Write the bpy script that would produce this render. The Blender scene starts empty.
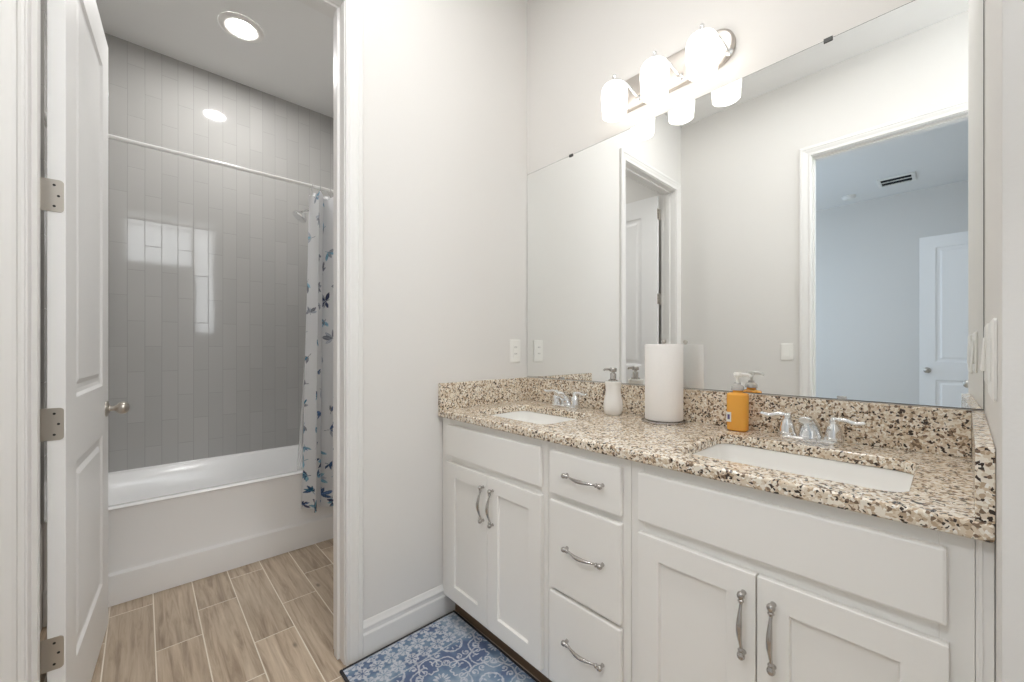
import bpy, bmesh, math, random
import numpy as np
from mathutils import Vector, Matrix

random.seed(7)
rng = np.random.default_rng(7)
sc = bpy.context.scene
COL = sc.collection
PI = math.pi

# ------------------------------------------------------------------ camera, world, exposure
cam_data = bpy.data.cameras.new('camera')
cam_data.sensor_width = 36.0
cam_data.lens = 402.2253 / 1024 * 36.0
cam_data.shift_y = (348.637 - 341.0) / 1024
cam_data.clip_start = 0.02
cam = bpy.data.objects.new('camera', cam_data)
cam.location = (1.5375, -1.5231, 1.1886)
cam.rotation_euler = (PI / 2, 0, math.radians(90 - 42.5827))
COL.objects.link(cam)
sc.camera = cam

world = bpy.data.worlds.new('daylight')
world.use_nodes = True
world.node_tree.nodes['Background'].inputs[0].default_value = (0.8, 0.88, 1.0, 1)
world.node_tree.nodes['Background'].inputs[1].default_value = 1.0
sc.world = world

sc.view_settings.view_transform = 'Standard'
sc.view_settings.look = 'None'
sc.view_settings.gamma = 1.0
sc.view_settings.use_curve_mapping = False
sc.view_settings.exposure = 0.12
sc.cycles.use_denoising = True
sc.cycles.max_bounces = 12
sc.cycles.diffuse_bounces = 8
sc.cycles.glossy_bounces = 6
sc.cycles.sample_clamp_indirect = 8.0
sc.cycles.caustics_reflective = True
sc.cycles.caustics_refractive = False

SHADE_POWER = 2.7      # glass shades of the vanity light
CAN_POWER = 300.0       # recessed light over the tub
WIN_POWER = 5.6        # daylight at the windows beside the vanity
BED_POWER = 2.5        # daylight at the bedroom windows
VAN_FILL_POWER = 195.0      # added fill light above the cabinets, never seen
DOOR_FILL_POWER = 85.0     # unseen fill light added near the tub room doorway
HALL_FILL_POWER = 430.0      # fill added just outside the bedroom doorway to light the cabinets

# ------------------------------------------------------------------ material helpers
def srgb(r, g, b):
    def f(c):
        c = c / 255.0
        return c / 12.92 if c <= 0.04045 else ((c + 0.055) / 1.055) ** 2.4
    return (f(r), f(g), f(b), 1.0)

def new_mat(name):
    m = bpy.data.materials.new(name)
    m.use_nodes = True
    nt = m.node_tree
    return m, nt, nt.nodes['Principled BSDF']

def N(nt, t, **kw):
    n = nt.nodes.new(t)
    for k, v in kw.items():
        if k in ('inputs',):
            for kk, vv in v.items():
                n.inputs[kk].default_value = vv
        else:
            setattr(n, k, v)
    return n

def math_node(nt, op, a, b=None, c=None):
    n = nt.nodes.new('ShaderNodeMath'); n.operation = op
    for i, v in enumerate((a, b, c)):
        if v is None: continue
        if isinstance(v, (int, float)): n.inputs[i].default_value = v
        else: nt.links.new(v, n.inputs[i])
    return n.outputs[0]

def add_bump(nt, bsdf, height, strength=0.1, distance=0.002):
    b = N(nt, 'ShaderNodeBump', inputs={'Strength': strength, 'Distance': distance})
    nt.links.new(height, b.inputs['Height'])
    nt.links.new(b.outputs[0], bsdf.inputs['Normal'])
    return b

def plain(name, color, rough=0.5, metal=0.0, spec=0.5, bump=None, coat=0.0, vary=0.0):
    m, nt, b = new_mat(name)
    b.inputs['Base Color'].default_value = color
    b.inputs['Roughness'].default_value = rough
    b.inputs['Metallic'].default_value = metal
    b.inputs['Specular IOR Level'].default_value = spec
    b.inputs['Coat Weight'].default_value = coat
    tc = N(nt, 'ShaderNodeTexCoord')
    if bump:
        n = N(nt, 'ShaderNodeTexNoise', inputs={'Scale': bump[0], 'Detail': 3.0})
        nt.links.new(tc.outputs['Object'], n.inputs['Vector'])
        add_bump(nt, b, n.outputs[0], bump[1], bump[2] if len(bump) > 2 else 0.002)
    if vary:
        n = N(nt, 'ShaderNodeTexNoise', inputs={'Scale': 3.0, 'Detail': 4.0})
        nt.links.new(tc.outputs['Object'], n.inputs['Vector'])
        hs = N(nt, 'ShaderNodeHueSaturation', inputs={'Color': color})
        v = math_node(nt, 'MULTIPLY_ADD', n.outputs[0], 2 * vary, 1.0 - vary)
        nt.links.new(v, hs.inputs['Value'])
        nt.links.new(hs.outputs[0], b.inputs['Base Color'])
    return m

def emissive(name, color, strength):
    m, nt, b = new_mat(name)
    b.inputs['Base Color'].default_value = (0.8, 0.8, 0.8, 1)
    b.inputs['Emission Color'].default_value = color
    b.inputs['Emission Strength'].default_value = strength
    return m

M = {}
M['paint'] = plain('wall_paint', srgb(226, 224, 221), 0.6, spec=0.3, bump=(160, 0.12, 0.002))
M['ceiling'] = plain('ceiling_paint', srgb(236, 236, 235), 0.8, spec=0.2, bump=(90, 0.15, 0.002))
M['trim'] = plain('trim_paint', srgb(232, 231, 229), 0.35, spec=0.45)
M['door'] = plain('door_paint', srgb(243, 243, 243), 0.38, spec=0.45)
M['cabinet'] = plain('cabinet_paint', srgb(240, 238, 234), 0.4, spec=0.4)
M['cabinet_inside'] = plain('cabinet_inside', srgb(190, 165, 135), 0.6)
M['toe'] = plain('toe_board', srgb(120, 98, 78), 0.6, vary=0.15)
M['porcelain'] = plain('porcelain', srgb(245, 244, 241), 0.12, spec=0.55, coat=0.3)
M['tub'] = plain('tub_enamel', srgb(247, 247, 247), 0.16, spec=0.5)
M['chrome'] = plain('chrome', (0.86, 0.87, 0.88, 1), 0.09, metal=1.0)
M['nickel'] = plain('brushed_nickel', srgb(196, 190, 182), 0.28, metal=1.0)
M['plate'] = plain('satin_nickel_plate', srgb(200, 194, 188), 0.42, metal=1.0)
M['pull'] = plain('antique_pewter', srgb(188, 184, 180), 0.2, metal=1.0, vary=0.25)
M['black'] = plain('black_plastic', srgb(28, 28, 30), 0.5)
M['white_plastic'] = plain('white_plastic', srgb(240, 239, 235), 0.35)
M['paper'] = plain('paper_towel', srgb(250, 248, 246), 0.95, spec=0.1, bump=(220, 0.5, 0.003))
M['card'] = plain('cardboard', srgb(170, 140, 105), 0.9)
M['ceramic'] = plain('white_ceramic', srgb(243, 241, 238), 0.2, coat=0.3, vary=0.02)
M['carpet'] = plain('bedroom_carpet', srgb(190, 180, 168), 0.95, spec=0.1, bump=(300, 0.6, 0.004))
M['bed_paint'] = M['paint']
M['rod'] = plain('white_rod_enamel', srgb(240, 240, 238), 0.25)
M['vent_dark'] = plain('vent_shadow', srgb(20, 22, 26), 0.8)
M['edge'] = plain('mirror_edge', srgb(70, 72, 70), 0.3)

# mirror silver
m, nt, b = new_mat('mirror_silver')
b.inputs['Base Color'].default_value = (0.93, 0.945, 0.94, 1)
b.inputs['Metallic'].default_value = 1.0
b.inputs['Roughness'].default_value = 0.0
M['mirror'] = m

# orange liquid soap
m, nt, b = new_mat('orange_soap')
b.inputs['Base Color'].default_value = srgb(255, 186, 84)
b.inputs['Roughness'].default_value = 0.12
b.inputs['Transmission Weight'].default_value = 0.12
b.inputs['Subsurface Weight'].default_value = 0.2
b.inputs['Subsurface Radius'].default_value = (0.03, 0.012, 0.004)
b.inputs['IOR'].default_value = 1.4
M['soap'] = m
m, nt, b = new_mat('clear_plastic')
b.inputs['Base Color'].default_value = (0.95, 0.95, 0.94, 1)
b.inputs['Roughness'].default_value = 0.15
b.inputs['Transmission Weight'].default_value = 0.6
M['clear'] = m

# frosted shower liner
m, nt, b = new_mat('frosted_liner')
b.inputs['Base Color'].default_value = (0.85, 0.86, 0.87, 1)
b.inputs['Roughness'].default_value = 0.4
b.inputs['Alpha'].default_value = 0.38
M['liner'] = m

# granite
def granite():
    m, nt, b = new_mat('speckled_granite')
    tc = N(nt, 'ShaderNodeTexCoord')
    noi = N(nt, 'ShaderNodeTexNoise', inputs={'Scale': 90.0, 'Detail': 2.0})
    nt.links.new(tc.outputs['Object'], noi.inputs['Vector'])
    mixv = N(nt, 'ShaderNodeMix', data_type='VECTOR')
    mixv.inputs[0].default_value = 0.009
    nt.links.new(tc.outputs['Object'], mixv.inputs[4]); nt.links.new(noi.outputs['Color'], mixv.inputs[5])
    vo = N(nt, 'ShaderNodeTexVoronoi', inputs={'Scale': 172.0, 'Randomness': 1.0})
    nt.links.new(mixv.outputs[1], vo.inputs['Vector'])
    sep = N(nt, 'ShaderNodeSeparateColor'); nt.links.new(vo.outputs['Color'], sep.inputs[0])
    # clusters: large soft patches shift cells darker
    big = N(nt, 'ShaderNodeTexNoise', inputs={'Scale': 52.0, 'Detail': 2.0})
    nt.links.new(tc.outputs['Object'], big.inputs['Vector'])
    val = math_node(nt, 'ADD', math_node(nt, 'MULTIPLY', sep.outputs[0], 0.72), math_node(nt, 'MULTIPLY', big.outputs[0], 0.42))
    rp = N(nt, 'ShaderNodeValToRGB'); rp.color_ramp.interpolation = 'CONSTANT'
    els = [(0.0, srgb(66, 56, 50)), (0.222, srgb(130, 109, 90)), (0.315, srgb(188, 166, 140)), (0.42, srgb(222, 208, 188)),
           (0.62, srgb(238, 230, 216)), (0.80, srgb(212, 193, 168)), (0.88, srgb(246, 241, 232))]
    while len(rp.color_ramp.elements) < len(els): rp.color_ramp.elements.new(0.5)
    for e, (p, c) in zip(rp.color_ramp.elements, els): e.position = p; e.color = c
    nt.links.new(val, rp.inputs[0])
    # fine black flecks
    v2 = N(nt, 'ShaderNodeTexVoronoi', inputs={'Scale': 215.0})
    nt.links.new(mixv.outputs[1], v2.inputs['Vector'])
    s2 = N(nt, 'ShaderNodeSeparateColor'); nt.links.new(v2.outputs['Color'], s2.inputs[0])
    fleck = math_node(nt, 'GREATER_THAN', s2.outputs[1], 0.925)
    mx = N(nt, 'ShaderNodeMix', data_type='RGBA')
    nt.links.new(fleck, mx.inputs[0]); nt.links.new(rp.outputs[0], mx.inputs[6]); mx.inputs[7].default_value = srgb(62, 52, 46)
    nt.links.new(mx.outputs[2], b.inputs['Base Color'])
    b.inputs['Roughness'].default_value = 0.14
    b.inputs['Specular IOR Level'].default_value = 0.5
    return m
M['granite'] = granite()

# grey stacked-column wall tile; axes picks the two coordinates (run direction is z)
def tile(name, horiz):
    m, nt, b = new_mat(name)
    geo = N(nt, 'ShaderNodeNewGeometry')
    sx = N(nt, 'ShaderNodeSeparateXYZ'); nt.links.new(geo.outputs['Position'], sx.inputs[0])
    cb = N(nt, 'ShaderNodeCombineXYZ')
    u = math_node(nt, 'SUBTRACT', sx.outputs[2], 1.515)
    v = math_node(nt, 'ADD', sx.outputs[horiz], 1.5905)
    nt.links.new(u, cb.inputs[0]); nt.links.new(v, cb.inputs[1])
    br = N(nt, 'ShaderNodeTexBrick')
    br.offset = 0.5; br.offset_frequency = 2; br.squash = 1.0
    for k, vv in {'Scale': 1.0, 'Mortar Size': 0.0017, 'Mortar Smooth': 0.2, 'Bias': 0.0, 'Brick Width': 0.3125, 'Row Height': 0.0790}.items():
        br.inputs[k].default_value = vv
    br.inputs['Color1'].default_value = srgb(181, 180, 178)
    br.inputs['Color2'].default_value = srgb(175, 174, 172)
    br.inputs['Mortar'].default_value = srgb(156, 155, 153)
    nt.links.new(cb.outputs[0], br.inputs['Vector'])
    nt.links.new(br.outputs['Color'], b.inputs['Base Color'])
    r = math_node(nt, 'MULTIPLY_ADD', br.outputs['Fac'], 0.6, 0.06)
    nt.links.new(r, b.inputs['Roughness'])
    mp = N(nt, 'ShaderNodeMapping'); mp.inputs['Scale'].default_value = (3.0, 14.0, 1.0)
    nt.links.new(cb.outputs[0], mp.inputs[0])
    noi = N(nt, 'ShaderNodeTexNoise', inputs={'Scale': 1.0, 'Detail': 1.0}); nt.links.new(mp.outputs[0], noi.inputs['Vector'])
    h = math_node(nt, 'SUBTRACT', math_node(nt, 'MULTIPLY', noi.outputs[0], 0.4), br.outputs['Fac'])
    add_bump(nt, b, h, 0.35, 0.0012)
    return m
M['tile_back'] = tile('grey_tile_back', 1)
M['tile_end'] = tile('grey_tile_end', 0)

# wood-look plank floor tile
def plank_floor():
    m, nt, b = new_mat('wood_plank_tile')
    geo = N(nt, 'ShaderNodeNewGeometry')
    sx = N(nt, 'ShaderNodeSeparateXYZ'); nt.links.new(geo.outputs['Position'], sx.inputs[0])
    W, Ln = 0.1475, 0.61
    ry = math_node(nt, 'DIVIDE', math_node(nt, 'ADD', sx.outputs[1], 1.485), W)
    row = math_node(nt, 'FLOOR', ry)
    fy = math_node(nt, 'FRACT', ry)
    ux = math_node(nt, 'DIVIDE', math_node(nt, 'ADD', math_node(nt, 'ADD', sx.outputs[0], 0.567), math_node(nt, 'MULTIPLY', row, 0.2033)), Ln)
    fx = math_node(nt, 'FRACT', ux)
    idx = math_node(nt, 'FLOOR', ux)
    def edge(f, w):   # 1 inside grout
        d = math_node(nt, 'MINIMUM', f, math_node(nt, 'SUBTRACT', 1.0, f))
        return math_node(nt, 'LESS_THAN', d, w)
    g = math_node(nt, 'MAXIMUM', edge(fy, 0.0021 / W), edge(fx, 0.0021 / Ln))
    cid = N(nt, 'ShaderNodeCombineXYZ'); nt.links.new(row, cid.inputs[0]); nt.links.new(idx, cid.inputs[1])
    wn = N(nt, 'ShaderNodeTexWhiteNoise', noise_dimensions='3D'); nt.links.new(cid.outputs[0], wn.inputs['Vector'])
    # grain
    off = N(nt, 'ShaderNodeVectorMath', operation='MULTIPLY_ADD')
    nt.links.new(wn.outputs['Color'], off.inputs[0]); off.inputs[1].default_value = (7, 7, 7); nt.links.new(geo.outputs['Position'], off.inputs[2])
    mp = N(nt, 'ShaderNodeMapping'); mp.inputs['Scale'].default_value = (3.2, 42.0, 1.0); nt.links.new(off.outputs[0], mp.inputs[0])
    gr = N(nt, 'ShaderNodeTexNoise', inputs={'Scale': 1.0, 'Detail': 6.0, 'Roughness': 0.62, 'Distortion': 0.6}); nt.links.new(mp.outputs[0], gr.inputs['Vector'])
    rp = N(nt, 'ShaderNodeValToRGB')
    rp.color_ramp.elements[0].position = 0.30; rp.color_ramp.elements[0].color = srgb(147, 128, 109)
    rp.color_ramp.elements[1].position = 0.70; rp.color_ramp.elements[1].color = srgb(206, 190, 170)
    e = rp.color_ramp.elements.new(0.5); e.color = srgb(186, 168, 147)
    nt.links.new(gr.outputs[0], rp.inputs[0])
    # knots
    mk = N(nt, 'ShaderNodeMapping'); mk.inputs['Scale'].default_value = (5.0, 11.0, 1.0); nt.links.new(off.outputs[0], mk.inputs[0])
    kv = N(nt, 'ShaderNodeTexVoronoi', inputs={'Scale': 1.0}); nt.links.new(mk.outputs[0], kv.inputs['Vector'])
    kr = N(nt, 'ShaderNodeMapRange', interpolation_type='SMOOTHSTEP', inputs={'From Min': 0.03, 'From Max': 0.14, 'To Min': 0.45, 'To Max': 1.0})
    nt.links.new(kv.outputs['Distance'], kr.inputs[0])
    ks = N(nt, 'ShaderNodeSeparateColor'); nt.links.new(kv.outputs['Color'], ks.inputs[0])
    kon = math_node(nt, 'MAXIMUM', kr.outputs[0], math_node(nt, 'GREATER_THAN', ks.outputs[0], 0.42))
    tone = math_node(nt, 'MULTIPLY', math_node(nt, 'MULTIPLY_ADD', wn.outputs['Value'], 0.22, 0.90), kon)
    hs = N(nt, 'ShaderNodeHueSaturation'); nt.links.new(rp.outputs[0], hs.inputs['Color']); nt.links.new(tone, hs.inputs['Value'])
    mx = N(nt, 'ShaderNodeMix', data_type='RGBA'); nt.links.new(g, mx.inputs[0]); nt.links.new(hs.outputs[0], mx.inputs[6]); mx.inputs[7].default_value = srgb(232, 224, 210)
    nt.links.new(mx.outputs[2], b.inputs['Base Color'])
    b.inputs['Roughness'].default_value = 0.42
    h = math_node(nt, 'SUBTRACT', math_node(nt, 'MULTIPLY', gr.outputs[0], 0.25), g)
    add_bump(nt, b, h, 0.25, 0.001)
    return m
M['floor'] = plank_floor()

def attr_mat(name, rough, bump=None, sheen=0.0, trans=0.0):
    m, nt, b = new_mat(name)
    a = N(nt, 'ShaderNodeAttribute', attribute_name='tint')
    nt.links.new(a.outputs['Color'], b.inputs['Base Color'])
    b.inputs['Roughness'].default_value = rough
    b.inputs['Specular IOR Level'].default_value = 0.15
    if bump:
        tc = N(nt, 'ShaderNodeTexCoord')
        n = N(nt, 'ShaderNodeTexNoise', inputs={'Scale': bump[0], 'Detail': 2.0}); nt.links.new(tc.outputs['Object'], n.inputs['Vector'])
        add_bump(nt, b, n.outputs[0], bump[1], 0.002)
    if trans:
        tr = N(nt, 'ShaderNodeBsdfTranslucent'); nt.links.new(a.outputs['Color'], tr.inputs[0])
        ms = N(nt, 'ShaderNodeMixShader', inputs={0: trans}); out = nt.nodes['Material Output']
        nt.links.new(b.outputs[0], ms.inputs[1]); nt.links.new(tr.outputs[0], ms.inputs[2]); nt.links.new(ms.outputs[0], out.inputs[0])
    return m
M['curtain'] = attr_mat('printed_curtain', 0.85, (350, 0.2), trans=0.3)
M['rug'] = attr_mat('printed_rug', 0.9, (600, 0.4))
M['rug_edge'] = plain('rug_binding', srgb(52, 50, 54), 0.9, bump=(500, 0.5))
M['shade'] = emissive('lit_glass_shade', (1.0, 0.95, 0.88, 1), SHADE_POWER)
M['led'] = emissive('lit_diffuser', (1.0, 0.985, 0.96, 1), CAN_POWER)
M['door_fill'] = emissive('doorway_fill_diffuser', (1.0, 0.985, 0.97, 1), DOOR_FILL_POWER)
M['hall_fill'] = emissive('hall_fill_diffuser', (0.93, 0.96, 1.0, 1), HALL_FILL_POWER)
M['van_fill'] = emissive('vanity_room_fill_diffuser', (1.0, 0.985, 0.97, 1), VAN_FILL_POWER)
M['day'] = emissive('daylit_pane', (0.93, 0.97, 1.0, 1), WIN_POWER)
M['bed_day'] = emissive('bedroom_daylit_pane', (0.60, 0.79, 1.0, 1), BED_POWER)

# ------------------------------------------------------------------ object helpers
WORLD = {}

def tag(o, label=None, cat=None, group=None, kind=None):
    if label: o['label'] = label
    if cat: o['category'] = cat
    if group: o['group'] = group
    if kind: o['kind'] = kind
    return o

def empty(name, loc, label=None, cat=None, group=None, kind=None, rotz=0.0):
    o = bpy.data.objects.new(name, None)
    o.empty_display_size = 0.05
    o.location = loc
    o.rotation_euler = (0, 0, rotz)
    COL.objects.link(o)
    WORLD[o] = Vector(loc)
    return tag(o, label, cat, group, kind)

class MB:
    """collects shapes in world coordinates (or local ones for turned things)"""
    def __init__(s):
        s.bm = bmesh.new()
    def face(s, pts, mi=0):
        vs = [s.bm.verts.new(p) for p in pts]
        f = s.bm.faces.new(vs); f.material_index = mi
        return f
    def box(s, x0, x1, y0, y1, z0, z1, mi=0):
        v = [s.bm.verts.new(p) for p in ((x0, y0, z0), (x1, y0, z0), (x1, y1, z0), (x0, y1, z0), (x0, y0, z1), (x1, y0, z1), (x1, y1, z1), (x0, y1, z1))]
        for q in ((0, 3, 2, 1), (4, 5, 6, 7), (0, 1, 5, 4), (1, 2, 6, 5), (2, 3, 7, 6), (3, 0, 4, 7)):
            f = s.bm.faces.new([v[i] for i in q]); f.material_index = mi
        return s
    def loft(s, loops, cap0=True, cap1=True, closed=True, mi=0):
        rows = [[s.bm.verts.new(p) for p in lp] for lp in loops]
        n = len(rows[0])
        for a, b in zip(rows, rows[1:]):
            for i in range(n if closed else n - 1):
                j = (i + 1) % n
                f = s.bm.faces.new((a[i], a[j], b[j], b[i])); f.material_index = mi
        if cap0: s.bm.faces.new(list(reversed(rows[0]))).material_index = mi
        if cap1: s.bm.faces.new(rows[-1]).material_index = mi
        return s
    def lathe(s, prof, c=(0, 0, 0), axis='Z', n=32, mi=0, cap0=True, cap1=True):
        c = Vector(c)
        ax = {'Z': (Vector((1, 0, 0)), Vector((0, 1, 0)), Vector((0, 0, 1))), '-Z': (Vector((0, 1, 0)), Vector((1, 0, 0)), Vector((0, 0, -1))),
              'Y': (Vector((0, 0, 1)), Vector((1, 0, 0)), Vector((0, 1, 0))), '-Y': (Vector((1, 0, 0)), Vector((0, 0, 1)), Vector((0, -1, 0))),
              'X': (Vector((0, 1, 0)), Vector((0, 0, 1)), Vector((1, 0, 0))), '-X': (Vector((0, 0, 1)), Vector((0, 1, 0)), Vector((-1, 0, 0)))}[axis] if isinstance(axis, str) else axis
        U, V, Wd = ax
        loops = []
        for r, h in prof:
            r = max(r, 1e-5)
            loops.append([c + U * (r * math.cos(2 * PI * i / n)) + V * (r * math.sin(2 * PI * i / n)) + Wd * h for i in range(n)])
        return s.loft(loops, cap0, cap1, mi=mi)
    def tube(s, pts, rad, n=12, mi=0, flat=None, up=Vector((0, 0, 1))):
        pts = [Vector(p) for p in pts]
        k = len(pts)
        rs = rad if isinstance(rad, (list, tuple)) else [rad] * k
        loops = []
        prev = None
        for i, p in enumerate(pts):
            t = (pts[min(i + 1, k - 1)] - pts[max(i - 1, 0)]).normalized()
            if prev is None:
                u = t.cross(up)
                if u.length < 1e-4: u = t.cross(Vector((1, 0, 0)))
                u.normalize()
            else:
                u = (prev - t * prev.dot(t)).normalized()
            prev = u
            v = t.cross(u).normalized()
            fl = flat[i] if flat else 1.0
            loops.append([p + u * (rs[i] * math.cos(2 * PI * j / n)) + v * (rs[i] * fl * math.sin(2 * PI * j / n)) for j in range(n)])
        return s.loft(loops)
    def build(s, name, mats, parent=None, bevel=0.0, seg=2, smooth=None, local=False, label=None):
        bm = s.bm
        bmesh.ops.recalc_face_normals(bm, faces=bm.faces[:])
        me = bpy.data.meshes.new(name)
        if not local:
            off = WORLD.get(parent) if parent is not None else None
            if off is None and parent is None:
                off = None
            if off is not None:
                bmesh.ops.translate(bm, verts=bm.verts[:], vec=-off)
        bm.to_mesh(me); bm.free()
        for mm in (mats if isinstance(mats, (list, tuple)) else [mats]): me.materials.append(mm)
        if smooth is not None:
            me.polygons.foreach_set('use_smooth', [True] * len(me.polygons))
            me.set_sharp_from_angle(angle=math.radians(smooth))
        o = bpy.data.objects.new(name, me)
        COL.objects.link(o)
        if parent is not None:
            o.parent = parent
            WORLD[o] = WORLD[parent]
        else:
            WORLD[o] = Vector((0, 0, 0))
        if bevel:
            b = o.modifiers.new('edge', 'BEVEL'); b.width = bevel; b.segments = seg; b.limit_method = 'ANGLE'; b.angle_limit = math.radians(40)
            b.harden_normals = False
        if label: o['label'] = label
        return o

def rrect(x0, x1, y0, y1, r, z, n=6):
    r = min(r, (x1 - x0) / 2 - 1e-4, (y1 - y0) / 2 - 1e-4)
    out = []
    for cx, cy, a0 in ((x1 - r, y1 - r, 0), (x0 + r, y1 - r, 90), (x0 + r, y0 + r, 180), (x1 - r, y0 + r, 270)):
        for i in range(n + 1):
            a = math.radians(a0 + 90 * i / n)
            out.append(Vector((cx + r * math.cos(a), cy + r * math.sin(a), z)))
    return out

def structure(o): o['kind'] = 'structure'; return o

def spline(pts, n=8):
    """Catmull-Rom through pts"""
    P = [Vector(p) for p in pts]; out = []
    for i in range(len(P) - 1):
        p0 = P[max(i - 1, 0)]; p1 = P[i]; p2 = P[i + 1]; p3 = P[min(i + 2, len(P) - 1)]
        for k in range(n):
            t = k / n
            out.append(0.5 * ((2 * p1) + (p2 - p0) * t + (2 * p0 - 5 * p1 + 4 * p2 - p3) * t * t + (3 * p1 - p0 - 3 * p2 + p3) * t ** 3))
    out.append(P[-1]); return out

def panelled(mb, f, w, h, panels, rings, mi=0):
    """a flat face w x h through f(u, v, depth) with recessed panels; rings = [(inset, depth), ...]"""
    us = sorted({0, w} | {p[0] for p in panels} | {p[1] for p in panels})
    vs = sorted({0, h} | {p[2] for p in panels} | {p[3] for p in panels})
    bm = mb.bm
    grid = {(a, b): bm.verts.new(f(a, b, 0)) for a in us for b in vs}
    for a0, a1 in zip(us, us[1:]):
        for b0, b1 in zip(vs, vs[1:]):
            if any(p[0] <= a0 and a1 <= p[1] and p[2] <= b0 and b1 <= p[3] for p in panels): continue
            bm.faces.new((grid[a0, b0], grid[a1, b0], grid[a1, b1], grid[a0, b1]))
    for p in panels:
        u0, u1, v0, v1 = p
        prev = [grid[u0, v0], grid[u1, v0], grid[u1, v1], grid[u0, v1]]
        # the panel may span further cuts: only single-cell panels are used here
        for ins, d in rings:
            cur = [bm.verts.new(f(a, b, d)) for a, b in ((u0 + ins, v0 + ins), (u1 - ins, v0 + ins), (u1 - ins, v1 - ins), (u0 + ins, v1 - ins))]
            for i in range(4):
                j = (i + 1) % 4
                bm.faces.new((prev[i], prev[j], cur[j], cur[i]))
            prev = cur
        bm.faces.new(prev)
    return grid, us, vs

def slab_with_panels(mb, f, w, h, t, panels, rings, both=True):
    """closed door-like slab: f(u, v, d) with d = depth behind the front face"""
    bm = mb.bm
    g, us, vs = panelled(mb, f, w, h, panels, rings)
    if both:
        g2, _, _ = panelled(mb, lambda u, v, d: f(u, v, t - d), w, h, panels, rings)
    else:
        g2 = {(a, b): bm.verts.new(f(a, b, t)) for a in us for b in vs}
        for a0, a1 in zip(us, us[1:]):
            for b0, b1 in zip(vs, vs[1:]):
                bm.faces.new((g2[a0, b0], g2[a0, b1], g2[a1, b1], g2[a1, b0]))
    for b0, b1 in zip(vs, vs[1:]):
        for a in (0, w):
            bm.faces.new((g[a, b0], g[a, b1], g2[a, b1], g2[a, b0]))
    for a0, a1 in zip(us, us[1:]):
        for b in (0, h):
            bm.faces.new((g[a0, b], g[a1, b], g2[a1, b], g2[a0, b]))
    return mb

# ------------------------------------------------------------------ main dimensions
L = 1.586            # vanity wall length
W = 1.837            # room depth
H = 3.055            # ceiling height
XT = -1.079          # tub apron
XB = -1.84           # tiled back wall
YR = -0.313          # right end of the tub alcove
XA = 2.45            # end wall of the side alcove
YC = -0.700          # outer corner of the right wall
YB = -5.21           # bedroom far wall
def LX(y): return 1.5960 + .0179 * y   # the right wall runs about one degree off square
OP_T = (-1.731, -0.966, 2.497)      # doorway to the tub room (y0, y1, top)
OP_E = (0.902, 1.667, 2.497)       # doorway to the bedroom (x0, x1, top)

# ------------------------------------------------------------------ room shell
m = MB(); m.box(XB - 0.1, XA + 0.1, -W - 0.115, 0.1, -0.08, 0)
structure(m.build('floor', M['floor']))
m = MB(); m.box(-1.1, 3.7, YB - 0.1, -W - 0.115, -0.08, 0)
structure(m.build('floor_bedroom', M['carpet']))
m = MB(); m.box(XB - 0.1, 3.7, YB - 0.1, 0.1, H, H + 0.1)
structure(m.build('ceiling', M['ceiling']))

m = MB()
g = .012
m.box(-0.115, 0, OP_T[1] + g, 0, 0, H); m.box(-0.115, 0, -W, OP_T[0] - g, 0, H); m.box(-0.115, 0, OP_T[0] - g, OP_T[1] + g, OP_T[2] + g, H)
structure(m.build('wall_left', M['paint']))
m = MB(); m.box(-0.115, 1.60, 0, 0.1, 0, H)
structure(m.build('wall_mirror', M['paint']))
m = MB(); m.loft([[Vector((LX(YC), YC, z)), Vector((XA + .1, YC, z)), Vector((XA + .1, .1, z)), Vector((LX(.1), .1, z))] for z in (0, H)])
structure(m.build('wall_right', M['paint'], bevel=0.001))
m = MB()
m.box(XB - 0.1, OP_E[0] - g, -W - 0.115, -W, 0, H); m.box(OP_E[1] + g, XA + 0.1, -W - 0.115, -W, 0, H); m.box(OP_E[0] - g, OP_E[1] + g, -W - 0.115, -W, OP_E[2] + g, H)
structure(m.build('wall_opposite', M['paint']))
m = MB(); m.box(XB - 0.1, XB, -W, YR, 0, H)
structure(m.build('wall_tub_back', M['tile_back']))
m = MB(); m.box(XB - 0.1, -0.115, YR, YR + 0.1, 0, H)
structure(m.build('wall_tub_end', M['paint']))
m = MB(); m.box(XB, -1.04, YR - 0.010, YR, 0.452, H)
structure(m.build('wall_tile_end', M['tile_end']))
m = MB(); m.box(XB, -1.04, -W, -W + 0.010, 0.452, H)
structure(m.build('wall_tile_entry', M['tile_end']))

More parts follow.
